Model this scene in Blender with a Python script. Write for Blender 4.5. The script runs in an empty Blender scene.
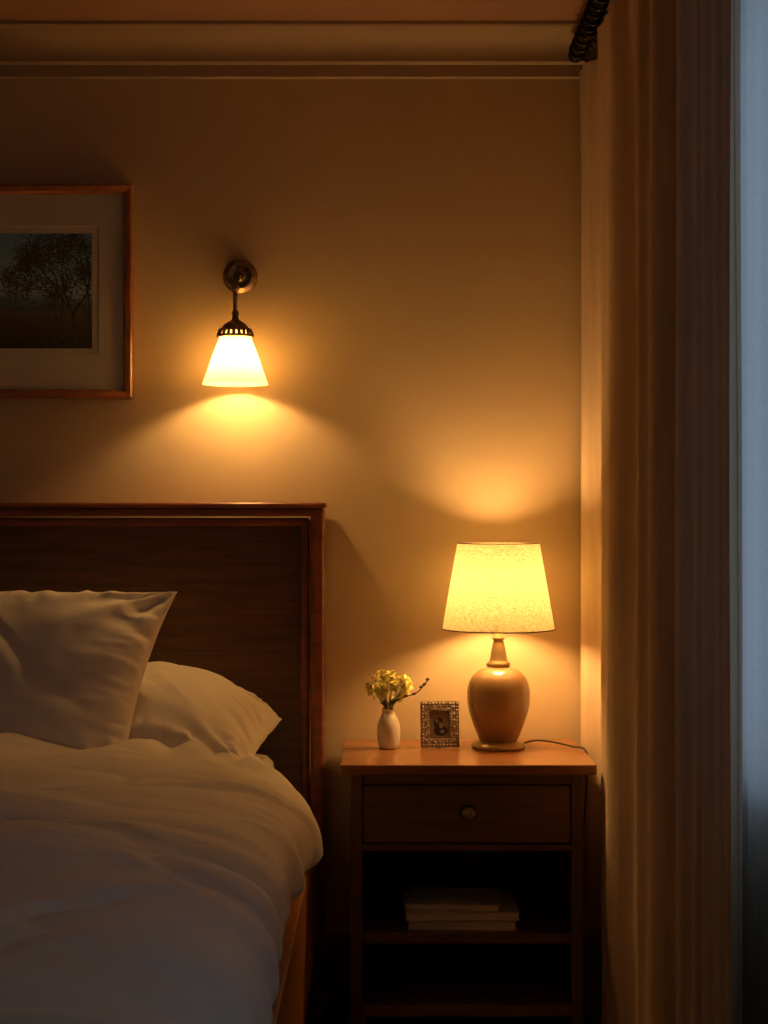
import bpy, bmesh, math, random
from mathutils import Vector, Matrix, noise as mnoise
random.seed(7)
S = bpy.context.scene
col = S.collection
CH = 1.19
WY = 3.92
CZ = 2.34

# ---------------------------------------------------------------- materials
def newmat(name):
    m = bpy.data.materials.new(name); m.use_nodes = True
    nt = m.node_tree; nt.nodes.clear()
    out = nt.nodes.new('ShaderNodeOutputMaterial')
    return m, nt, out
def N(nt, t, **kw):
    n = nt.nodes.new(t)
    for k, v in kw.items():
        if k in n.inputs: n.inputs[k].default_value = v
        else: setattr(n, k, v)
    return n
def plain(name, c, c2=None, rough=.6, scale=20, metal=0, bump=0, bscale=200, coat=0, sheen=0, detail=4, stretch=(1,1,1), emis=None):
    m, nt, out = newmat(name)
    b = N(nt, 'ShaderNodeBsdfPrincipled'); b.inputs['Roughness'].default_value = rough
    b.inputs['Metallic'].default_value = metal
    b.inputs['Coat Weight'].default_value = coat
    b.inputs['Sheen Weight'].default_value = sheen
    tc = N(nt, 'ShaderNodeTexCoord'); mp = N(nt, 'ShaderNodeMapping'); mp.inputs['Scale'].default_value = stretch
    nt.links.new(tc.outputs['Object'], mp.inputs[0])
    n = N(nt, 'ShaderNodeTexNoise'); n.inputs['Scale'].default_value = scale; n.inputs['Detail'].default_value = detail
    nt.links.new(mp.outputs[0], n.inputs[0])
    r = N(nt, 'ShaderNodeValToRGB'); r.color_ramp.elements[0].position = .3; r.color_ramp.elements[1].position = .7
    c2 = c2 or tuple(x*.85 for x in c)
    r.color_ramp.elements[0].color = (*c2, 1); r.color_ramp.elements[1].color = (*c, 1)
    nt.links.new(n.outputs[0], r.inputs[0]); nt.links.new(r.outputs[0], b.inputs['Base Color'])
    if bump:
        n2 = N(nt, 'ShaderNodeTexNoise'); n2.inputs['Scale'].default_value = bscale; n2.inputs['Detail'].default_value = 3
        nt.links.new(mp.outputs[0], n2.inputs[0])
        bp = N(nt, 'ShaderNodeBump'); bp.inputs['Strength'].default_value = bump; bp.inputs['Distance'].default_value = .002
        nt.links.new(n2.outputs[0], bp.inputs['Height']); nt.links.new(bp.outputs[0], b.inputs['Normal'])
    nt.links.new(b.outputs[0], out.inputs[0])
    return m
def wood(name, c1, c2, stretch, rough=.35, coat=.3):
    m, nt, out = newmat(name)
    b = N(nt, 'ShaderNodeBsdfPrincipled'); b.inputs['Roughness'].default_value = rough; b.inputs['Coat Weight'].default_value = coat
    b.inputs['Coat Roughness'].default_value = .25
    tc = N(nt, 'ShaderNodeTexCoord'); mp = N(nt, 'ShaderNodeMapping'); mp.inputs['Scale'].default_value = stretch
    nt.links.new(tc.outputs['Object'], mp.inputs[0])
    n = N(nt, 'ShaderNodeTexNoise'); n.inputs['Scale'].default_value = 4; n.inputs['Detail'].default_value = 8; n.inputs['Distortion'].default_value = .6
    nt.links.new(mp.outputs[0], n.inputs[0])
    r = N(nt, 'ShaderNodeValToRGB'); r.color_ramp.elements[0].position = .33; r.color_ramp.elements[1].position = .67
    r.color_ramp.elements[0].color = (*c1, 1); r.color_ramp.elements[1].color = (*c2, 1)
    nt.links.new(n.outputs[0], r.inputs[0]); nt.links.new(r.outputs[0], b.inputs['Base Color'])
    bp = N(nt, 'ShaderNodeBump'); bp.inputs['Strength'].default_value = .15; bp.inputs['Distance'].default_value = .001
    nt.links.new(n.outputs[0], bp.inputs['Height']); nt.links.new(bp.outputs[0], b.inputs['Normal'])
    nt.links.new(b.outputs[0], out.inputs[0])
    return m
def translucent(name, c, amt=.5, weave=600, transp=0, tcol=None, lo=.85, stretch=(1, 1, 1)):
    m, nt, out = newmat(name)
    d = N(nt, 'ShaderNodeBsdfDiffuse'); t = N(nt, 'ShaderNodeBsdfTranslucent')
    tc = N(nt, 'ShaderNodeTexCoord'); mp = N(nt, 'ShaderNodeMapping'); mp.inputs['Scale'].default_value = stretch
    nt.links.new(tc.outputs['Object'], mp.inputs[0])
    n = N(nt, 'ShaderNodeTexNoise'); n.inputs['Scale'].default_value = weave
    nt.links.new(mp.outputs[0], n.inputs[0])
    def colr(c):
        r = N(nt, 'ShaderNodeValToRGB'); r.color_ramp.elements[0].position = .3; r.color_ramp.elements[1].position = .7
        r.color_ramp.elements[0].color = (*[x*lo for x in c], 1); r.color_ramp.elements[1].color = (*c, 1)
        nt.links.new(n.outputs[0], r.inputs[0]); return r
    nt.links.new(colr(c).outputs[0], d.inputs[0]); nt.links.new(colr(tcol or c).outputs[0], t.inputs[0])
    mx = N(nt, 'ShaderNodeMixShader'); mx.inputs[0].default_value = amt
    nt.links.new(d.outputs[0], mx.inputs[1]); nt.links.new(t.outputs[0], mx.inputs[2])
    res = mx
    if transp:
        tr = N(nt, 'ShaderNodeBsdfTransparent'); m2 = N(nt, 'ShaderNodeMixShader'); m2.inputs[0].default_value = transp
        nt.links.new(mx.outputs[0], m2.inputs[1]); nt.links.new(tr.outputs[0], m2.inputs[2]); res = m2
    nt.links.new(res.outputs[0], out.inputs[0])
    return m

M_wall = plain('wall_paint', (.60, .475, .31), (.575, .455, .295), rough=.7, scale=3, bump=.15, bscale=120)
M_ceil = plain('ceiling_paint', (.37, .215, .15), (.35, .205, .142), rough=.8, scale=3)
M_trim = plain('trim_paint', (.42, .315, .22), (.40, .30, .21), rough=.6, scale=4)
M_base = plain('baseboard_paint', (.16, .09, .05), rough=.45, scale=6)
M_floor = wood('floor_wood', (.05, .025, .012), (.10, .05, .025), (1, 12, 12), .4, .2)
M_head = wood('headboard_wood', (.085, .036, .017), (.17, .076, .034), (1.2, 8, 14), .42, .2)
M_headtrim = wood('headboard_trim_wood', (.17, .044, .018), (.29, .082, .031), (1.5, 10, 10), .42, .25)
M_rail = wood('bed_rail_wood', (.42, .16, .05), (.55, .23, .08), (12, 1.2, 12), .35, .4)
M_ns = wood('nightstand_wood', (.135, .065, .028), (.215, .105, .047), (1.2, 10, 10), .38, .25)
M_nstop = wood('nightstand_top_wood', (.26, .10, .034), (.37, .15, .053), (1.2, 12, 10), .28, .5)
M_nsv = wood('nightstand_post_wood', (.125, .056, .024), (.195, .092, .041), (10, 10, 1.2), .4, .25)
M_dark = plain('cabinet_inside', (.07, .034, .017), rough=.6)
M_linen = plain('white_linen', (.85, .80, .72), (.82, .77, .69), rough=.9, scale=8, bump=.12, bscale=900, sheen=.1)
M_duvet = plain('duvet_cotton', (.78, .73, .65), (.75, .70, .62), rough=.85, scale=6, bump=.12, bscale=900, sheen=.1)
M_matt = plain('mattress_fabric', (.5, .45, .38), rough=.9)
M_drape = translucent('drape_cloth', (.72, .56, .41), .05, 60, lo=.90, stretch=(1, 1, .08))
M_sheer = translucent('sheer_cloth', (.82, .84, .86), .58, 400, .03)
M_iron = plain('dark_metal', (.05, .04, .035), rough=.35, metal=.9, scale=40)
M_bronze = plain('antique_bronze', (.46, .36, .26), (.20, .145, .10), rough=.32, metal=1, scale=60)
M_brass = plain('aged_brass', (.42, .30, .15), (.33, .23, .11), rough=.35, metal=.5, scale=50)
M_ceram = plain('ceramic_glaze', (.36, .225, .105), (.28, .17, .078), rough=.25, scale=9, coat=.7)
M_shade = translucent('linen_shade', (.55, .47, .33), .36, 150, tcol=(.45, .40, .25), lo=.58, stretch=(1, 1, 2.0))
M_shaderim = plain('shade_rim', (.10, .06, .03), rough=.7)
M_glass = translucent('opal_glass', (.85, .78, .6), .5, 40, tcol=(.76, .66, .43))
M_vase = plain('white_porcelain', (.74, .69, .6), (.70, .65, .56), rough=.3, coat=.4)
M_petal = plain('yellow_petal', (.92, .82, .18), (.90, .84, .42), rough=.7, scale=120)
M_stem = plain('green_stem', (.12, .18, .04), rough=.6)
M_twig = plain('twig_bark', (.12, .07, .035), rough=.8)
M_frame = wood('picture_frame_wood', (.36, .14, .045), (.50, .21, .07), (6, 6, 6), .35, .4)
M_mat = plain('picture_mat', (.68, .64, .56), (.67, .63, .55), rough=.9)
M_mat2 = plain('mat_bevel', (.85, .81, .72), rough=.9)
M_silver = plain('embossed_silver', (.72, .60, .45), (.26, .20, .14), rough=.35, metal=.85, scale=160)
M_cord = plain('black_cord', (.02, .015, .012), rough=.5)
M_paper = plain('book_pages', (.8, .74, .62), (.66, .6, .5), rough=.9, scale=30, stretch=(1, 1, 30))
M_cov = [plain('book_cover_a', (.42, .36, .28), rough=.4), plain('book_cover_b', (.6, .52, .42), rough=.4), plain('book_cover_c', (.7, .64, .55), (.3, .28, .25), rough=.3, scale=18)]

# ---------------------------------------------------------------- helpers
def empty(name, loc=(0, 0, 0)):
    e = bpy.data.objects.new(name, None); e.location = loc; col.objects.link(e); e.empty_display_size = .1
    return e
def addmesh(name, bm, mats, parent=None, smooth=False):
    me = bpy.data.meshes.new(name); bm.normal_update(); bm.to_mesh(me); bm.free()
    for m in (mats if isinstance(mats, (list, tuple)) else [mats]): me.materials.append(m)
    if smooth:
        for p in me.polygons: p.use_smooth = True
    o = bpy.data.objects.new(name, me); col.objects.link(o)
    if parent: o.parent = parent; o.matrix_parent_inverse = Matrix.Translation(-parent.location)
    return o
def bbox(bm, x0, x1, y0, y1, z0, z1, mi=0):
    vs = [bm.verts.new(p) for p in [(x0,y0,z0),(x1,y0,z0),(x1,y1,z0),(x0,y1,z0),(x0,y0,z1),(x1,y0,z1),(x1,y1,z1),(x0,y1,z1)]]
    for f in [(3,2,1,0),(4,5,6,7),(0,1,5,4),(1,2,6,5),(2,3,7,6),(3,0,4,7)]:
        bm.faces.new([vs[i] for i in f]).material_index = mi
def box(name, x0, x1, y0, y1, z0, z1, mat, parent=None, bev=0):
    bm = bmesh.new(); bbox(bm, x0, x1, y0, y1, z0, z1)
    if bev: bmesh.ops.bevel(bm, geom=bm.edges[:], offset=bev, segments=3, affect='EDGES', profile=.6)
    return addmesh(name, bm, mat, parent, smooth=False)
def lathe(name, prof, loc, mat, parent=None, seg=72, smooth=True, axis='Z'):
    bm = bmesh.new(); rings = []
    for r, z in prof:
        if r < 1e-5: rings.append([bm.verts.new((0, 0, z))])
        else: rings.append([bm.verts.new((r*math.cos(2*math.pi*i/seg), r*math.sin(2*math.pi*i/seg), z)) for i in range(seg)])
    for a, b in zip(rings, rings[1:]):
        for i in range(seg):
            j = (i+1) % seg
            if len(a) == 1 and len(b) == 1: continue
            if len(a) == 1: bm.faces.new([a[0], b[j], b[i]])
            elif len(b) == 1: bm.faces.new([a[i], a[j], b[0]])
            else: bm.faces.new([a[i], a[j], b[j], b[i]])
    if axis == 'Y': bmesh.ops.rotate(bm, verts=bm.verts, matrix=Matrix.Rotation(math.pi/2, 3, 'X'))   # +z -> -y
    bmesh.ops.recalc_face_normals(bm, faces=bm.faces)
    bmesh.ops.translate(bm, verts=bm.verts, vec=loc)
    o = addmesh(name, bm, mat, parent, smooth)
    return o
def catmull(pts, n=10):
    pts = [Vector(p) for p in pts]; P = [pts[0]*2-pts[1]]+pts+[pts[-1]*2-pts[-2]]; out = []
    for i in range(1, len(P)-2):
        for k in range(n):
            t = k/n; a, b, c, d = P[i-1:i+3]
            out.append(.5*((2*b)+(c-a)*t+(2*a-5*b+4*c-d)*t*t+(3*b-a-3*c+d)*t**3))
    out.append(pts[-1]); return out
def tube_bm(bm, pts, r, seg=10, mi=0, taper=1.0):
    rings = []; n = len(pts)
    for i, p in enumerate(pts):
        t = (pts[min(i+1, n-1)]-pts[max(i-1, 0)]).normalized()
        u = t.orthogonal().normalized() if i == 0 else (u-t*u.dot(t)).normalized()
        v = t.cross(u); rr = r*(1+(taper-1)*i/(n-1))
        rings.append([bm.verts.new(p+u*rr*math.cos(2*math.pi*k/seg)+v*rr*math.sin(2*math.pi*k/seg)) for k in range(seg)])
    for a, b in zip(rings, rings[1:]):
        for i in range(seg):
            j = (i+1) % seg; f = bm.faces.new([a[i], a[j], b[j], b[i]]); f.material_index = mi; f.smooth = True
    bm.faces.new(rings[0][::-1]).material_index = mi; bm.faces.new(rings[-1]).material_index = mi
def tube(name, pts, r, mat, parent=None, seg=12, smoothn=10, taper=1.0):
    bm = bmesh.new(); tube_bm(bm, catmull(pts, smoothn), r, seg, 0, taper)
    return addmesh(name, bm, mat, parent)
def sph(bm, c, r, mi=0, sub=2, sc=(1, 1, 1)):
    ret = bmesh.ops.create_icosphere(bm, subdivisions=sub, radius=r)
    for v in ret['verts']: v.co = Vector((v.co.x*sc[0], v.co.y*sc[1], v.co.z*sc[2]))+Vector(c)
    for f in set(f for v in ret['verts'] for f in v.link_faces): f.material_index = mi; f.smooth = True
def sweep_profile(name, prof, a, b, axis, mat):
    """prof: list of (outward, z) ; extruded between a and b"""
    bm = bmesh.new(); A = []; B = []
    for o, z in prof:
        if axis == 'X': A.append(bm.verts.new((a, WY-o, z))); B.append(bm.verts.new((b, WY-o, z)))
        else: A.append(bm.verts.new((.6-o, a, z))); B.append(bm.verts.new((.6-o, b, z)))
    n = len(prof)
    for i in range(n-1): bm.faces.new([A[i], A[i+1], B[i+1], B[i]])
    bm.faces.new(A); bm.faces.new(B[::-1])
    bmesh.ops.recalc_face_normals(bm, faces=bm.faces)
    return addmesh(name, bm, mat)

# ---------------------------------------------------------------- room shell
RX0, RX1, RY0 = -2.5, .6, -1.3
box('wall_back', RX0-.1, RX1+.1, WY, WY+.1, 0, CZ, M_wall)
box('wall_left', RX0-.1, RX0, RY0, WY, 0, CZ, M_wall)
box('wall_front', RX0-.1, RX1+.1, RY0-.1, RY0, 0, CZ, M_wall)
bm = bmesh.new()
wy0, wy1, wz0, wz1 = 1.25, 2.80, .72, 2.10
bbox(bm, RX1, RX1+.12, RY0, wy0, 0, CZ); bbox(bm, RX1, RX1+.12, wy1, WY, 0, CZ)
bbox(bm, RX1, RX1+.12, wy0, wy1, 0, wz0); bbox(bm, RX1, RX1+.12, wy0, wy1, wz1, CZ)
addmesh('wall_right', bm, M_wall)
box('floor', RX0-.1, RX1+.12, RY0-.1, WY+.1, -.08, 0, M_floor)
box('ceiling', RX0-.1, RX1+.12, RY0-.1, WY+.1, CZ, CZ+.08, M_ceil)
# cornice
prof = [(0, 2.225), (.007, 2.225), (.010, 2.228), (.010, 2.256), (.014, 2.259), (.017, 2.263), (.017, 2.268)]
prof += [(.017+.055*(1-math.cos(t*math.pi/2)), 2.268+.054*math.sin(t*math.pi/2)) for t in [i/10 for i in range(1, 11)]]
prof += [(.075, 2.324), (.080, 2.327), (.083, 2.332), (.083, CZ), (0, CZ)]
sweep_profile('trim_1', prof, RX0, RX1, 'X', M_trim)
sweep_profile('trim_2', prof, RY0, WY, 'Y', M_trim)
bprof = [(0, 0), (.018, 0), (.018, .14), (.014, .15), (.014, .165), (.006, .18), (0, .18)]
sweep_profile('baseboard_back', bprof, RX0, RX1, 'X', M_base)

# window
w = empty('window_1', (.66, 1.9, 1.4))
bm = bmesh.new()
f = .045
bbox(bm, .61, .69, wy0, wy0+f, wz0, wz1); bbox(bm, .61, .69, wy1-f, wy1, wz0, wz1)
bbox(bm, .61, .69, wy0+f, wy1-f, wz0, wz0+f); bbox(bm, .61, .69, wy0+f, wy1-f, wz1-f, wz1)
bbox(bm, .63, .67, 1.965, 2.005, wz0+f, wz1-f)
addmesh('sash_frame', bm, M_trim, w)
mg, nt, out = newmat('window_glass')
tr = N(nt, 'ShaderNodeBsdfTransparent'); gl = N(nt, 'ShaderNodeBsdfGlossy'); gl.inputs['Roughness'].default_value = .02
mx = N(nt, 'ShaderNodeMixShader'); mx.inputs[0].default_value = .06
nt.links.new(tr.outputs[0], mx.inputs[1]); nt.links.new(gl.outputs[0], mx.inputs[2]); nt.links.new(mx.outputs[0], out.inputs[0])
box('pane', .648, .652, wy0+f, wy1-f, wz0+f, wz1-f, mg, w)

# ---------------------------------------------------------------- curtains
# pleats: y position of every fold crest (where it bulges into the room) and its depth
crests = [3.88, 3.44, 2.94, 2.55, 2.36, 2.19, 2.05]
amps = [.040, .043, .043, .036, .020, .014, .014]
def phase(y):
    for i in range(len(crests)-1):
        if y >= crests[i+1] or i == len(crests)-2:
            t = (crests[i]-y)/(crests[i]-crests[i+1]); return i+t
def smooth_phase(y):
    p = 0
    for k in range(-3, 4): p += phase(y+k*.012)
    return p/7
def drape():
    bm = bmesh.new(); ny, nz = 700, 50
    rows = []
    for j in range(nz+1):
        z = .015+(2.228-.015)*j/nz; row = []
        top = max(0, (z-2.0)/.228)
        for i in range(ny+1):
            y = 3.892-(3.892-2.185)*i/ny
            p = smooth_phase(y); pc = max(0, min(5.99, p)); i0 = int(pc); i1 = i0+1
            amp = amps[i0]*(1-(pc-i0))+amps[i1]*(pc-i0)
            fr = p-math.floor(p+.5)            # -0.5..0.5, 0 at crest
            h = 1-abs(2*fr)**1.7                # broad rounded crest, narrow crease
            h = h*.9+.1*math.cos(2*math.pi*fr)
            x = .461+2*amp*(1-h)*(1-.3*top)
            rip = math.sin(2*math.pi*(p*3.9+.35+.10*math.sin(z*1.1+p)))
            x += .0085*(rip if rip > 0 else rip*.6)*min(1, amp/.035)
            x += .004*mnoise.noise(Vector((y*12, z*1.1, 3)))+.005*mnoise.noise(Vector((y*3, z*.8, 9)))
            yy = y-.030*math.sin(2*math.pi*p)
            if top > 0: x -= .004*math.cos(2*math.pi*p*7)*top
            row.append(bm.verts.new((min(max(x, .4560), .556), min(yy, 3.899), z)))
        rows.append(row)
    for a, b in zip(rows, rows[1:]):
        for i in range(ny): bm.faces.new([a[i], a[i+1], b[i+1], b[i]])
    o = addmesh('window_drape', bm, M_drape, None, True)
    return o
drape()
def sheer():
    bm = bmesh.new(); ny, nz = 260, 30; rows = []
    for j in range(nz+1):
        z = .03+(2.22-.03)*j/nz; row = []
        for i in range(ny+1):
            y = 2.82-1.66*i/ny
            x = .572+.012*math.sin(y*52)+.005*math.sin(y*121+z*.6)
            row.append(bm.verts.new((x, y, z)))
        rows.append(row)
    for a, b in zip(rows, rows[1:]):
        for i in range(ny): bm.faces.new([a[i], a[i+1], b[i+1], b[i]])
    return addmesh('sheer_curtain', bm, M_sheer, None, True)
sheer()
rod = empty('curtain_rod', (.455, 2.5, 2.26))
bm = bmesh.new()
tube_bm(bm, [Vector((.450, 3.82, 2.262)), Vector((.450, .9, 2.262))], .011, 16)
addmesh('pole', bm, M_iron, rod)
lathe('finial', [(0, -.03), (.010, -.028), (.016, -.018), (.018, -.006), (.013, .004), (.009, .008), (.014, .014), (.011, .02), (.011, .03)], (.450, 3.84, 2.262), M_iron, rod, 32, axis='Y')
bm = bmesh.new()
y = 3.79
while y > 1.0:
    pts = [Vector((.450+.0185*math.cos(a), y+.003*math.sin(a*2), 2.259+.0195*math.sin(a))) for a in [2*math.pi*k/20 for k in range(21)]]
    tube_bm(bm, pts, .004, 8)
    tube_bm(bm, [Vector((.455, y, 2.242)), Vector((.470, y, 2.229))], .0025, 6)
    y -= .052
addmesh('rings', bm, M_iron, rod)
bm = bmesh.new()
for yy in (3.6, 1.4): bbox(bm, .455, .6, yy-.008, yy+.008, 2.232, 2.244); bbox(bm, .444, .456, yy-.008, yy+.008, 2.232, 2.255)
addmesh('brackets', bm, M_iron, rod)

# ---------------------------------------------------------------- bed
bed = empty('bed', (-1.03, 2.75, 0))
BX0, BX1 = -1.98, -.14
HF = 3.835   # headboard front face of stiles
HZ = 1.212
box('headboard_panel', BX0+.05, BX1-.05, 3.872, 3.90, .25, HZ-.04, M_head, bed)
box('stile_r', BX1-.032, BX1, HF+.005, 3.905, 0, HZ-.02, M_headtrim, bed, .009)
box('stile_l', BX0, BX0+.032, HF+.005, 3.905, 0, HZ-.02, M_headtrim, bed, .009)
box('inner_bead_r', BX1-.056, BX1-.036, HF+.020, 3.89, .25, HZ-.036, M_headtrim, bed, .008)
box('inner_bead_l', BX0+.036, BX0+.056, HF+.020, 3.89, .25, HZ-.036, M_headtrim, bed, .008)
box('top_rail', BX0, BX1, HF+.003, 3.905, HZ-.032, HZ-.012, M_headtrim, bed, .008)
box('top_cap', BX0-.006, BX1+.005, HF-.010, 3.91, HZ-.012, HZ, M_headtrim, bed, .005)
box('inner_bead_t', BX0+.036, BX1-.036, HF+.020, 3.89, HZ-.055, HZ-.036, M_headtrim, bed, .008)
box('side_rail_r', -.190, -.158, 1.62, HF+.01, .17, .44, M_rail, bed, .004)
box('side_rail_l', BX0+.018, BX0+.05, 1.62, HF+.01, .17, .44, M_rail, bed, .004)
box('foot_rail', BX0+.018, -.158, 1.60, 1.62, .17, .44, M_rail, bed, .004)
for i, (x, y) in enumerate([(-.2, 1.64), (BX0+.06, 1.64)]): box('leg_%d' % i, x-.03, x+.03, y-.02, y+.04, 0, .18, M_rail, bed)
box('base', BX0+.05, -.19, 1.62, 3.82, .2, .36, M_matt, bed)
box('mattress', BX0+.085, -.250, 1.70, 3.815, .36, .635, M_linen, bed, .045)

# pillows
def fbm(x, y, z, o=3):
    s = 0; a = 1
    for k in range(o):
        s += a*mnoise.noise(Vector((x, y, z+k*7.3))); x *= 2.03; y *= 2.03; a *= .5
    return s
def spow(x, p): return math.copysign(abs(x)**p, x)
def pillow(name, w, h, T, seed, taper=0, sag=.25, droop=0):
    """local x = width, y = height, z = thickness"""
    n = 170; m = 120
    bm = bmesh.new(); top = {}; bot = {}
    for j in range(m+1):
        for i in range(n+1):
            u = -1+2*i/n; v = -1+2*j/m
            u = math.sin(u*math.pi/2)*.5+u*.5; v = math.sin(v*math.pi/2)*.5+v*.5
            cx = abs(u)**3; cy = abs(v)**3
            x = w/2*u*(1-.060*(1-v*v)*cx)
            y = h/2*v*(1-.045*(1-u*u)*cy)
            x *= 1-taper*(1-v)/2
            base = max(0, (1-abs(u)**2.8))**.56*max(0, (1-abs(v)**2.8))**.56
            base *= 1-sag*v*.5
            eu = 1-abs(u); ev = 1-abs(v); e = min(eu, ev)
            g = math.exp(-(e/.22)**2)*(1-math.exp(-(e/.03)**2))
            along = (x if ev < eu else y)
            gat = g*.012*fbm(along*34+seed, e*3, seed*1.7, 2)
            cr = math.exp(-((eu*eu+ev*ev)/.22))
            ang = math.atan2(ev, eu+1e-6)
            gat += cr*.013*math.sin(ang*11+seed)*min(1, e*9)
            soft = .012*fbm(x*4.5+seed, y*5.5, seed, 3)-.008*max(0, 1-abs(fbm(x*3+seed*3, y*3.2+x*2.2, seed, 2))*5)
            dz = -droop*(abs(u)**3)
            for d, sgn in ((top, 1), (bot, -1)):
                t = T/2*base+(gat+soft*min(1, e*5))*(1 if sgn > 0 else .6)
                e0 = (i in (0, n)) or (j in (0, m))
                wob = .005*fbm(along*16, seed, 3, 2)
                if e0:
                    if sgn > 0: d[i, j] = bm.verts.new((x, y, wob+dz))
                    else: d[i, j] = top[i, j]
                else: d[i, j] = bm.verts.new((x, y, sgn*max(t, .0025)+wob*math.exp(-e*9)+dz))
    for j in range(m):
        for i in range(n):
            bm.faces.new([top[i, j], top[i+1, j], top[i+1, j+1], top[i, j+1]])
            bm.faces.new([bot[i, j+1], bot[i+1, j+1], bot[i+1, j], bot[i, j]])
    return addmesh(name, bm, M_linen, None, True)
p1 = pillow('bed_pillow', .84, .470, .23, 4.7, taper=.20, sag=.2)
p1.rotation_euler = (math.radians(58), 0, 0); p1.location = (-.874, 3.480, .816)
p2 = pillow('bed_pillow', .70, .40, .22, 6.1, taper=.14, sag=-.1, droop=.055)
p2.rotation_euler = (math.radians(12), math.radians(2), 0); p2.location = (-.588, 3.64, .728)

# duvet
def duvet():
    bm = bmesh.new(); nu, nv = 440, 380
    cx, a_ = -1.055, .895
    Y0 = 1.60
    grid = []
    for j in range(nv+1):
        v = j/nv; row = []
        for i in range(nu+1):
            th = math.radians(-24+(228)*i/nu)
            c, s = math.cos(th), math.sin(th)
            n_ = 3.0
            ex = spow(c, 2/n_); ez = spow(s, 2/n_)
            xr = cx+a_*ex
            k_ = max(0, min(1, (xr+.58)/.26)); k_ = k_*k_*(3-2*k_)
            Y1 = 3.385+.225*k_
            if v < .06:
                q = v/.06; ang = (1-q)*math.pi*.62; y = Y1-.045+.045*math.sin(ang)+.0; zr = -.045*(1-math.cos(ang))
            elif v < .90:
                q = (v-.06)/.84; y = (Y1-.045)+(Y0+.10-(Y1-.045))*q; zr = 0
            else:
                q = (v-.90)/.10; ang = q*math.pi/2; y = Y0+.10-.10*math.sin(ang)-.02*q; zr = -.25*(1-math.cos(ang))
            flare = .028*math.exp(-((y-3.17)/.16)**2)-.040*math.exp(-((y-3.58)/.13)**2)
            hw = a_+(flare if c > 0 else 0)
            x = cx+hw*ex
            zb = .520; H = .193
            if s >= 0: z = zb+H*ez
            else:
                z = zb+.070*ez*1.0; x = cx+(hw-.025*abs(ez))*ex
            ztop = max(0, ez)
            z += zr*(.3+.7*ztop)
            side = 1-ztop
            ar = (x+y*.55); br = (y-x*.55)
            puff = abs(fbm(ar*1.7+3, br*3.6, 1.1, 2))
            crease = max(0, 1-abs(fbm(ar*1.15+.6*fbm(x*2, y*2, 5, 1), br*2.6, 8.2, 2))*9)
            fine = fbm(ar*4, br*11, 4.4, 3)
            far = max(0, min(1, (y-3.0)/.4))
            d = .034*puff*(1-.6*far)-.013*crease+.0065*fine+.012*fbm(x*1.3, y*1.3, 2, 1)*(1-far)+.012*far
            dx, dy = x+.45, y-3.62; rr = math.hypot(dx, dy); an = math.atan2(dy, dx)
            fold = math.exp(-(rr/.55)**2)*.014*math.sin(an*13+2.5*fbm(x*2, y*2, 3, 1))
            if c > 0: d += fold*min(1, rr*5)
            hang = side*.020*fbm(y*6.5+1.5, z*1.6, 1.7 if c > 0 else 5.5, 2)
            nx, nz = (c*abs(c)*side+.25*c*(1-side), .25+.75*ztop)
            x += nx*(d*.6+hang); z += nz*d
            if side > .6: z += .018*fbm(y*3.3, 2.2, 7 if c > 0 else 9, 2)*(side-.6)/.4
            if v < .05: y += .008*fbm(x*5, 1, 3, 2)
            row.append(bm.verts.new((x, y, max(z, .447))))
        grid.append(row)
    for r0, r1 in zip(grid, grid[1:]):
        for i in range(nu): bm.faces.new([r0[i], r0[i+1], r1[i+1], r1[i]])
    bmesh.ops.recalc_face_normals(bm, faces=bm.faces)
    o = addmesh('duvet', bm, M_duvet, None, True)
    s = o.modifiers.new('thick', 'SOLIDIFY'); s.thickness = .012; s.offset = -1 
    return o
duvet()

# ---------------------------------------------------------------- nightstand
ns = empty('nightstand', (.18, 3.7, 0))
F = 3.52; B = 3.895; L = -.073; R = .428
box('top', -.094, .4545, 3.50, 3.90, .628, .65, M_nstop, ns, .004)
for i, (x0, y0) in enumerate([(L, F), (R-.026, F), (L, B-.026), (R-.026, B-.026)]):
    box('post_%d' % (i+1), x0, x0+.026, y0, y0+.026, 0, .628, M_nsv, ns, .002)
box('side_l', L+.006, L+.018, F+.02, B-.02, .12, .628, M_nsv, ns)
box('side_r', R-.018, R-.006, F+.02, B-.02, .12, .628, M_nsv, ns)
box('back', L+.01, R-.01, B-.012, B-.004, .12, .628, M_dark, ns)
box('apron', L+.024, R-.024, F+.004, F+.02, .606, .629, M_ns, ns)
box('drawer_rail', L+.024, R-.024, F+.002, F+.022, .462, .476, M_ns, ns, .002)
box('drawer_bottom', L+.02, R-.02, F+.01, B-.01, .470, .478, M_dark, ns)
box('shelf_1', L+.018, R-.018, F+.004, B-.01, .262, .284, M_ns, ns, .002)
box('shelf_2', L+.018, R-.018, F+.004, B-.01, .105, .130, M_ns, ns, .002)
bm = bmesh.new(); bbox(bm, L+.029, R-.029, F-.003, F+.014, .480, .603)
bmesh.ops.bevel(bm, geom=bm.edges[:], offset=.003, segments=2, affect='EDGES')
addmesh('drawer_front', bm, M_ns, ns)
lathe('knob', [(.007, 0), (.006, .006), (.006, .012), (.014, .015), (.0155, .019), (.014, .024), (.008, .027), (0, .028)], (.180, F-.003, .545), M_bronze, ns, 40, axis='Y')
lathe('knob_plate', [(0, .003), (.017, .003), (.018, .001), (.018, 0)], (.180, F-.003, .545), M_iron, ns, 40, axis='Y')

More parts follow.
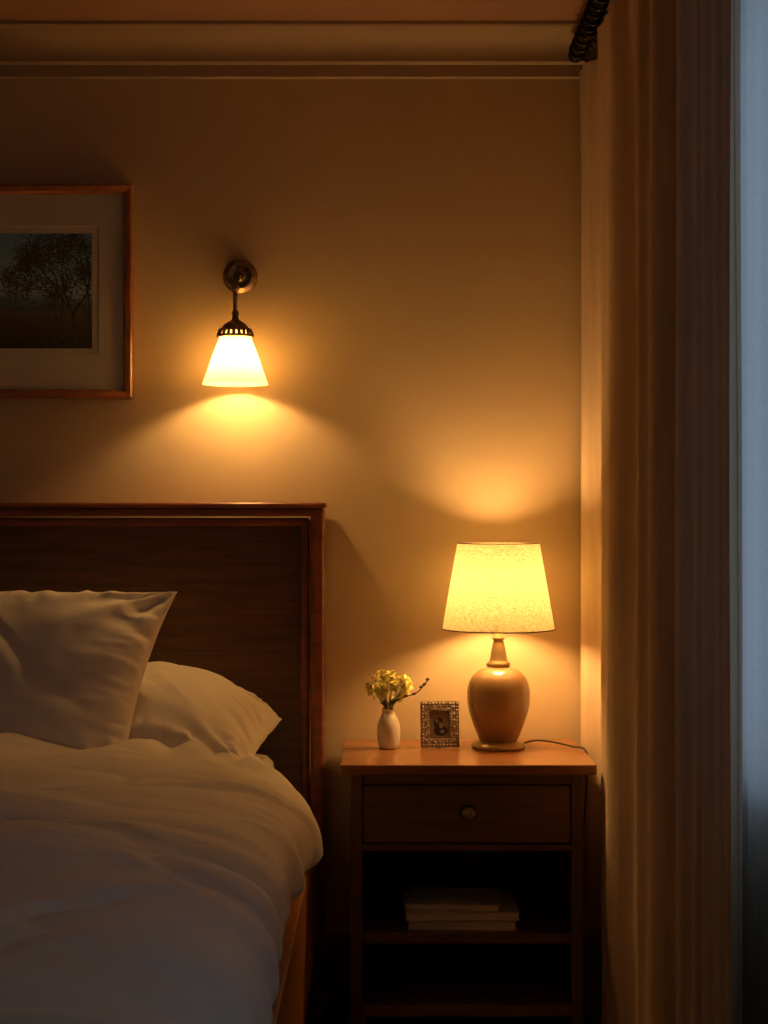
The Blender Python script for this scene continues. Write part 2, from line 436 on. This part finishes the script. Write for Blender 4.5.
# books
bk = empty('book_stack', (.17, 3.62, .284))
z = .2845
for i, (w_, d_, h_, cx, ang) in enumerate([(.235, .18, .022, .172, -2), (.248, .19, .018, .168, 1.5), (.205, .165, .014, .155, -5)]):
    bm = bmesh.new()
    bbox(bm, -w_/2+.003, w_/2-.003, -d_/2+.003, d_/2-.004, .002, h_-.002, 0)
    bbox(bm, -w_/2, w_/2, -d_/2, d_/2, 0, .002, 1); bbox(bm, -w_/2, w_/2, -d_/2, d_/2, h_-.002, h_, 1)
    bbox(bm, -w_/2, -w_/2+.002, -d_/2, d_/2, 0, h_, 1)
    bmesh.ops.rotate(bm, verts=bm.verts, matrix=Matrix.Rotation(math.radians(ang), 3, 'Z'))
    bmesh.ops.translate(bm, verts=bm.verts, vec=(cx, 3.635, z))
    addmesh('book_%d' % (i+1), bm, [M_paper, M_cov[i]], bk); z += h_+.0005

# ---------------------------------------------------------------- table lamp
LX, LY = .262, 3.755; Z0 = .6505
tl = empty('table_lamp', (LX, LY, Z0))
lathe('foot', [(0, 0), (.060, 0), (.062, .004), (.060, .010), (.052, .014), (.046, .017), (0, .017)], (LX, LY, Z0), M_brass, tl)
bp_ = catmull([(.043, 0, .016), (.049, 0, .030), (.060, 0, .058), (.0695, 0, .090), (.0725, 0, .118), (.0705, 0, .142), (.062, 0, .162), (.048, 0, .176), (.034, 0, .183), (.022, 0, .187)], 6)
lathe('body', [(p.x, p.z) for p in bp_], (LX, LY, Z0), M_ceram, tl)
lathe('neck', [(.022, .186), (.027, .188), (.028, .193), (.022, .197), (.020, .202), (.017, .22), (.013, .24), (.011, .247), (.015, .249), (.015, .253), (.010, .256), (.010, .30), (.016, .302), (.016, .320), (0, .320)], (LX, LY, Z0), M_brass, tl, 48)
SB, ST = .272, .468
lathe('shade', [(.1285, SB), (.0940, ST)], (LX, LY, Z0), M_shade, tl, 96)
bm = bmesh.new()
for r, z in ((.1288, SB), (.0942, ST)):
    tube_bm(bm, [Vector((LX+r*math.cos(a), LY+r*math.sin(a), Z0+z)) for a in [2*math.pi*k/72 for k in range(73)]], .0014, 6)
addmesh('shade_rims', bm, M_shaderim, tl)
bm = bmesh.new()
for k in range(3):
    a = k*2.094+.4
    tube_bm(bm, [Vector((LX+.008*math.cos(a), LY+.008*math.sin(a), Z0+.30)), Vector((LX+.122*math.cos(a), LY+.122*math.sin(a), Z0+.285))], .0014, 6)
addmesh('shade_spider', bm, M_iron, tl)
tube('cord', [(LX+.05, LY+.01, Z0+.006), (.35, 3.80, Z0+.010), (.39, 3.79, Z0+.008), (.43, 3.745, Z0+.004), (.4545, 3.70, Z0+.001), (.4575, 3.69, .60), (.450, 3.75, .4), (.445, 3.86, .2)], .0022, M_cord, tl)

def point(name, loc, e, c, r, parent):
    l = bpy.data.lights.new(name, 'POINT'); l.energy = e; l.color = c; l.shadow_soft_size = r
    o = bpy.data.objects.new(name, l); o.location = Vector(loc)-parent.location; o.parent = parent; col.objects.link(o); return o
WARM = (1.0, .53, .165)
point('bulb', (LX, LY, Z0+.367), 10.0, WARM, .044, tl)

# ---------------------------------------------------------------- wall sconce
SX, SY = -.346, 3.815
sc = empty('wall_sconce', (SX, 3.90, 1.75))
lathe('backplate', [(0, .022), (.008, .022), (.012, .016), (.02, .014), (.024, .017), (.029, .017), (.032, .012), (.037, .010), (.041, .006), (.041, 0)], (SX+.003, WY, 1.752), M_bronze, sc, 48, axis='Y')
lathe('boss', [(0, .032), (.006, .030), (.008, .024), (.006, .018)], (SX+.003, WY, 1.752), M_iron, sc, 24, axis='Y')
tube('arm', [(SX+.003, WY-.015, 1.750), (SX+.003, 3.865, 1.748), (SX+.001, 3.826, 1.728), (SX, SY, 1.700), (SX, SY, 1.655), (SX, SY, 1.632)], .0048, M_bronze, sc)
lathe('knuckle', [(0, -.012), (.008, -.008), (.010, 0), (.008, .008), (0, .012)], (SX, SY+.002, 1.712), M_bronze, sc, 24)
lathe('holder', [(.006, 1.66), (.009, 1.652), (.007, 1.645), (.009, 1.637), (.018, 1.632), (.026, 1.626), (.033, 1.617), (.036, 1.613)], (SX, SY, 0), M_bronze, sc, 48)
bm = bmesh.new()   # pierced gallery: ring of small posts between two hoops
for zz, r in ((1.613, .036), (1.599, .0405)):
    tube_bm(bm, [Vector((SX+r*math.cos(a), SY+r*math.sin(a), zz)) for a in [2*math.pi*k/48 for k in range(49)]], .0036, 8)
for k in range(20):
    a = 2*math.pi*k/20
    tube_bm(bm, [Vector((SX+.036*math.cos(a), SY+.036*math.sin(a), 1.613)), Vector((SX+.0405*math.cos(a), SY+.0405*math.sin(a), 1.599))], .0042, 6)
addmesh('gallery', bm, M_bronze, sc)
lathe('glass_shade', [(.029, 1.614), (.035, 1.600), (.050, 1.562), (.066, 1.515), (.0765, 1.487)], (SX, SY, 0), M_glass, sc, 80)
point('bulb', (SX, SY, 1.535), 5.0, WARM, .014, sc)

# ---------------------------------------------------------------- framed picture
pf = empty('framed_picture', (-.93, WY, 1.71))
X0, X1, Z0_, Z1_ = -1.26, -.598, 1.460, 1.968
fw = .022; yb = WY-.002; yf = WY-.028
bm = bmesh.new()
ring = []
pr = [(0, yb), (0, yf+.004), (.004, yf), (.016, yf+.002), (.020, yf+.006), (fw, yf+.012), (fw, yb)]
for o_, y_ in pr:
    ring.append([bm.verts.new((x, y_, z)) for x, z in ((X0+o_, Z0_+o_), (X1-o_, Z0_+o_), (X1-o_, Z1_-o_), (X0+o_, Z1_-o_))])
for a, b in zip(ring, ring[1:]):
    for i in range(4): bm.faces.new([a[i], a[(i+1) % 4], b[(i+1) % 4], b[i]])
bmesh.ops.recalc_face_normals(bm, faces=bm.faces)
addmesh('moulding', bm, M_frame, pf)
AX0, AX1, AZ0, AZ1 = -1.155, -.696, 1.580, 1.855
bm = bmesh.new()
def flatring(bm, o, i_, yo, yi, mi):
    A = [bm.verts.new((x, yo, z)) for x, z in ((o[0], o[2]), (o[1], o[2]), (o[1], o[3]), (o[0], o[3]))]
    C = [bm.verts.new((x, yi, z)) for x, z in ((i_[0], i_[2]), (i_[1], i_[2]), (i_[1], i_[3]), (i_[0], i_[3]))]
    for k in range(4): bm.faces.new([A[k], A[(k+1) % 4], C[(k+1) % 4], C[k]]).material_index = mi
g = .017
flatring(bm, (X0+.02, X1-.02, Z0_+.02, Z1_-.02), (AX0-g, AX1+g, AZ0-g, AZ1+g), WY-.012, WY-.012, 0)
flatring(bm, (AX0-g, AX1+g, AZ0-g, AZ1+g), (AX0-g+.003, AX1+g-.003, AZ0-g+.003, AZ1+g-.003), WY-.012, WY-.009, 1)
flatring(bm, (AX0-g+.003, AX1+g-.003, AZ0-g+.003, AZ1+g-.003), (AX0, AX1, AZ0, AZ1), WY-.009, WY-.009, 0)
bmesh.ops.recalc_face_normals(bm, faces=bm.faces)
addmesh('mat_board', bm, [M_mat, M_mat2], pf)
# landscape print
ma, nt, out = newmat('landscape_print')
b = N(nt, 'ShaderNodeBsdfPrincipled'); b.inputs['Roughness'].default_value = .5
tc = N(nt, 'ShaderNodeTexCoord'); sp = N(nt, 'ShaderNodeSeparateXYZ'); nt.links.new(tc.outputs['Generated'], sp.inputs[0])
n = N(nt, 'ShaderNodeTexNoise'); n.inputs['Scale'].default_value = 5; n.inputs['Detail'].default_value = 6; nt.links.new(tc.outputs['Generated'], n.inputs[0])
ad = N(nt, 'ShaderNodeMath'); ad.operation = 'MULTIPLY_ADD'; ad.inputs[1].default_value = .22; nt.links.new(n.outputs[0], ad.inputs[0]); nt.links.new(sp.outputs['Z'], ad.inputs[2])
r = N(nt, 'ShaderNodeValToRGB'); cr = r.color_ramp
cr.elements[0].position = .12; cr.elements[0].color = (.05, .04, .03, 1); cr.elements[1].position = 1.0; cr.elements[1].color = (.22, .46, .72, 1)
for p_, c_ in ((.34, (.11, .085, .055)), (.42, (.18, .14, .10)), (.48, (.09, .14, .18)), (.54, (.20, .32, .42)), (.60, (.50, .66, .75)), (.78, (.32, .58, .82))):
    e = cr.elements.new(p_); e.color = (*c_, 1)
nt.links.new(ad.outputs[0], r.inputs[0]); nt.links.new(r.outputs[0], b.inputs['Base Color']); nt.links.new(b.outputs[0], out.inputs[0])
bm = bmesh.new(); bbox(bm, AX0, AX1, WY-.008, WY-.005, AZ0, AZ1); addmesh('print', bm, ma, pf)
M_leafart = plain('print_foliage_ink', (.12, .12, .05), (.025, .028, .018), rough=.6, scale=90)
bm = bmesh.new()
def quad(bm, a, b, wa, wb, y):
    d = Vector((b[0]-a[0], b[1]-a[1])); 
    if d.length < 1e-6: return
    nrm = Vector((-d.y, d.x)).normalized()
    P = [(a[0]+nrm.x*wa, a[1]+nrm.y*wa), (a[0]-nrm.x*wa, a[1]-nrm.y*wa), (b[0]-nrm.x*wb, b[1]-nrm.y*wb), (b[0]+nrm.x*wb, b[1]+nrm.y*wb)]
    if any(not (AX0 < p[0] < AX1 and AZ0 < p[1] < AZ1) for p in P): return
    bm.faces.new([bm.verts.new((p[0], y, p[1])) for p in P])
def tree(a, ang, ln, w_, dep, lf=8):
    b_ = (a[0]+ln*math.sin(ang), a[1]+ln*math.cos(ang)); quad(bm, a, b_, w_, w_*.7, WY-.0083)
    if dep <= 3:
        for k in range(lf):
            c_ = (b_[0]+random.gauss(0, .012), b_[1]+random.gauss(0, .010)); t_ = random.uniform(0, 3.14); l_ = random.uniform(.003, .006)
            quad(bm, c_, (c_[0]+l_*math.cos(t_), c_[1]+l_*math.sin(t_)), .0018, .0008, WY-.0085-.0001*random.random())
    if dep == 0: return
    for k in range(3 if dep > 4 else 2): tree(b_, ang+random.uniform(-.75, .75), ln*random.uniform(.70, .84), w_*.66, dep-1, lf)
tree((-.735, AZ0+.010), -.10, .072, .0055, 6, 11); tree((-.765, AZ0+.012), -.20, .046, .0035, 4, 9); tree((-.705, AZ0+.012), .02, .050, .0035, 5, 9); tree((-1.08, AZ0+.02), .1, .05, .004, 5)
for k in range(1100):
    x = random.uniform(AX0+.004, AX1-.004); z_ = AZ0+.004+abs(random.gauss(0, .024)); t_ = random.uniform(0, 3.14)
    quad(bm, (x, z_), (x+.004*math.cos(t_), z_+.004*math.sin(t_)), .0016, .0006, WY-.0087)
addmesh('print_trees', bm, M_leafart, pf)

# ---------------------------------------------------------------- small photo frame
sf = empty('photo_frame', (.128, 3.74, Z0))
bm = bmesh.new()
w_, h_, t_ = .088, .104, .012; bw = .021
for r0 in [(-w_/2, w_/2, 0, bw), (-w_/2, w_/2, h_-bw, h_), (-w_/2, -w_/2+bw, bw, h_-bw), (w_/2-bw, w_/2, bw, h_-bw)]:
    bbox(bm, r0[0], r0[1], -t_/2, t_/2, r0[2], r0[3], 0)
for inset, br, stp in ((.005, .0034, .0078), (bw-.004, .0024, .0062)):
    xa, xb, za, zb = -w_/2+inset, w_/2-inset, inset, h_-inset
    per = []
    nx_ = round((xb-xa)/stp); nz_ = round((zb-za)/stp)
    per += [(xa+(xb-xa)*k/nx_, za) for k in range(nx_+1)]+[(xa+(xb-xa)*k/nx_, zb) for k in range(nx_+1)]
    per += [(xa, za+(zb-za)*k/nz_) for k in range(1, nz_)]+[(xb, za+(zb-za)*k/nz_) for k in range(1, nz_)]
    for x, z_ in per: sph(bm, (x, -t_/2, z_), br, 0, 1)
for k in range(6):
    for sx in (-1, 1): sph(bm, (sx*(w_/2-.0115), -t_/2, .014+k*.0152), .0042, 0, 1, (.7, .5, 1.3))
for k in range(5):
    for zc in (.0115, h_-.0115): sph(bm, (-.027+k*.0135, -t_/2, zc), .0042, 0, 1, (1.3, .5, .7))
bbox(bm, -w_/2+bw-.002, w_/2-bw+.002, -.001, .004, bw-.002, h_-bw+.002, 1)
def disc(cx, cz, rx, rz, y, mi, n=24):
    bm.faces.new([bm.verts.new((cx+rx*math.cos(2*math.pi*k/n), y, cz+rz*math.sin(2*math.pi*k/n))) for k in range(n)]).material_index = mi
disc(.002, .038, .016, .012, -.0013, 2); disc(-.003, .054, .011, .014, -.0016, 2); disc(.003, .050, .005, .007, -.0019, 3); disc(-.006, .060, .004, .005, -.0019, 3); disc(.006, .036, .005, .004, -.0019, 3)
bbox(bm, -.004, .004, .006, .03, .0, .012, 0)
vv = bm.verts[:]
bmesh.ops.rotate(bm, verts=vv, matrix=Matrix.Rotation(math.radians(-9), 3, 'X')); bmesh.ops.rotate(bm, verts=bm.verts, matrix=Matrix.Rotation(math.radians(4), 3, 'Z'))
bmesh.ops.translate(bm, verts=bm.verts, vec=(.128, 3.745, Z0+.002))
addmesh('ornate_frame', bm, [M_silver, plain('old_photo_paper', (.22, .16, .10), rough=.3), plain('photo_dark_ink', (.03, .02, .015), rough=.3), plain('photo_pale_tone', (.26, .19, .13), rough=.3)], sf)

# ---------------------------------------------------------------- vase and flowers
VX, VY = .0105, 3.745
va = empty('flower_vase', (VX, VY, Z0))
vp = catmull([(.019, 0, 0), (.0235, 0, .004), (.026, 0, .02), (.0265, 0, .04), (.025, 0, .056), (.020, 0, .070), (.0155, 0, .078), (.0145, 0, .085), (.0165, 0, .090)], 5)
lathe('vase', [(0, 0)]+[(p.x, p.z) for p in vp]+[(.0135, .089), (.012, .083), (.013, .075), (0, .07)], (VX, VY, Z0), M_vase, va, 48)
bm = bmesh.new()
zt = Z0+.085
def blossom(c, nrm, s):
    q = Vector(nrm).to_track_quat('Z', 'Y').to_matrix()
    for layer, (np_, tilt, sz) in enumerate(((6, .25, 1.0), (5, .8, .75), (4, 1.2, .5))):
        for k in range(np_):
            a = 2*math.pi*k/np_+layer*.5+random.random()*.3
            L_ = s*sz; wd = L_*.42
            ca, sa = math.cos(a), math.sin(a); 
            def P(l, w2, cup):
                out_ = l*math.cos(tilt); up = l*math.sin(tilt)+cup
                return Vector(c)+q @ Vector((ca*out_-sa*w2, sa*out_+ca*w2, up))
            v = [P(.05*L_, 0, 0), P(.5*L_, -wd, .15*L_), P(1.0*L_, -wd*.5, .22*L_), P(1.1*L_, 0, .2*L_), P(1.0*L_, wd*.5, .22*L_), P(.5*L_, wd, .15*L_), P(.5*L_, 0, .02*L_)]
            v = [bm.verts.new(x) for x in v]
            for t in ((0, 1, 6), (1, 2, 6), (2, 3, 6), (3, 4, 6), (4, 5, 6), (5, 0, 6)):
                f_ = bm.faces.new([v[i] for i in t]); f_.material_index = 0; f_.smooth = True
    sph(bm, Vector(c)+q @ Vector((0, 0, s*.25)), s*.16, 0, 1)
cc = Vector((VX+.001, VY, zt+.050))
for k in range(44):
    d = Vector((random.gauss(0, 1), random.gauss(0, 1), random.gauss(.35, .8))).normalized()
    c_ = cc+Vector((d.x*.048, d.y*.034, d.z*.037))*random.uniform(.6, 1.08)
    blossom(c_, d+Vector((0, -.2, .2)), random.uniform(.0085, .0135))
    if k % 2 == 0: tube_bm(bm, catmull([(VX+d.x*.005, VY+d.y*.005, zt-.03), (VX+d.x*.010, VY+d.y*.008, zt+.01), tuple(c_)], 4), .0009, 5, 1)
for k in range(12):   # small leaves
    a = random.uniform(0, 6.28); c0 = Vector((VX, VY, zt+.008)); d = Vector((math.cos(a), math.sin(a), random.uniform(.1, 1))).normalized()
    s_ = d.cross(Vector((0, 0, 1))).normalized()*.0045
    pts = [c0+d*.004, c0+d*.018+s_, c0+d*.034+Vector((0, 0, -.004)), c0+d*.018-s_]
    f_ = bm.faces.new([bm.verts.new(p) for p in pts]); f_.material_index = 1
tube_bm(bm, catmull([(VX, VY, zt-.02), (VX+.012, VY, zt+.018), (VX+.040, VY-.004, zt+.034), (VX+.064, VY-.004, zt+.042), (VX+.089, VY-.004, zt+.070)], 6), .0019, 6, 2, .6)
for t_ in ((.040, .034), (.058, .039), (.074, .054), (.089, .072), (.081, .060)):
    sph(bm, (VX+t_[0], VY-.004, zt+t_[1]+.001), .0036, 2, 1, (1.4, 1, 1))
addmesh('flowers', bm, [M_petal, M_stem, M_twig], va)

# ---------------------------------------------------------------- world + window light
wd = bpy.data.worlds.new('dusk'); S.world = wd; wd.use_nodes = True
bg = wd.node_tree.nodes['Background']; bg.inputs[0].default_value = (.40, .55, .74, 1); bg.inputs[1].default_value = .88
pl = bpy.data.lights.new('window_portal', 'AREA'); pl.shape = 'RECTANGLE'; pl.size = wy1-wy0; pl.size_y = wz1-wz0
try: pl.cycles.is_portal = True
except Exception as e: print('portal', e)
po = bpy.data.objects.new('window_portal', pl); col.objects.link(po); po.location = (.74, (wy0+wy1)/2, (wz0+wz1)/2)
po.rotation_euler = Matrix(((0, 0, 1), (1, 0, 0), (0, 1, 0))).to_euler()   # local -Z -> -X
# dim warm fill without a fixture, added out of view to lift the ambient
cl = bpy.data.lights.new('ambient_fill', 'AREA'); cl.shape = 'DISK'; cl.size = .5; cl.energy = 1.3; cl.color = (1, .70, .40)
co = bpy.data.objects.new('ambient_fill', cl); col.objects.link(co); co.location = (-1.0, .2, 2.30)

# ---------------------------------------------------------------- camera
cd = bpy.data.cameras.new('camera'); cam = bpy.data.objects.new('camera', cd); col.objects.link(cam)
cam.location = (0, 0, CH); cam.rotation_euler = (math.pi/2, 0, 0)
cd.sensor_fit = 'VERTICAL'; cd.sensor_height = 24; cd.sensor_width = 18; cd.lens = 24*1640/1024; cd.clip_start = .05
S.camera = cam
S.view_settings.view_transform = 'Standard'
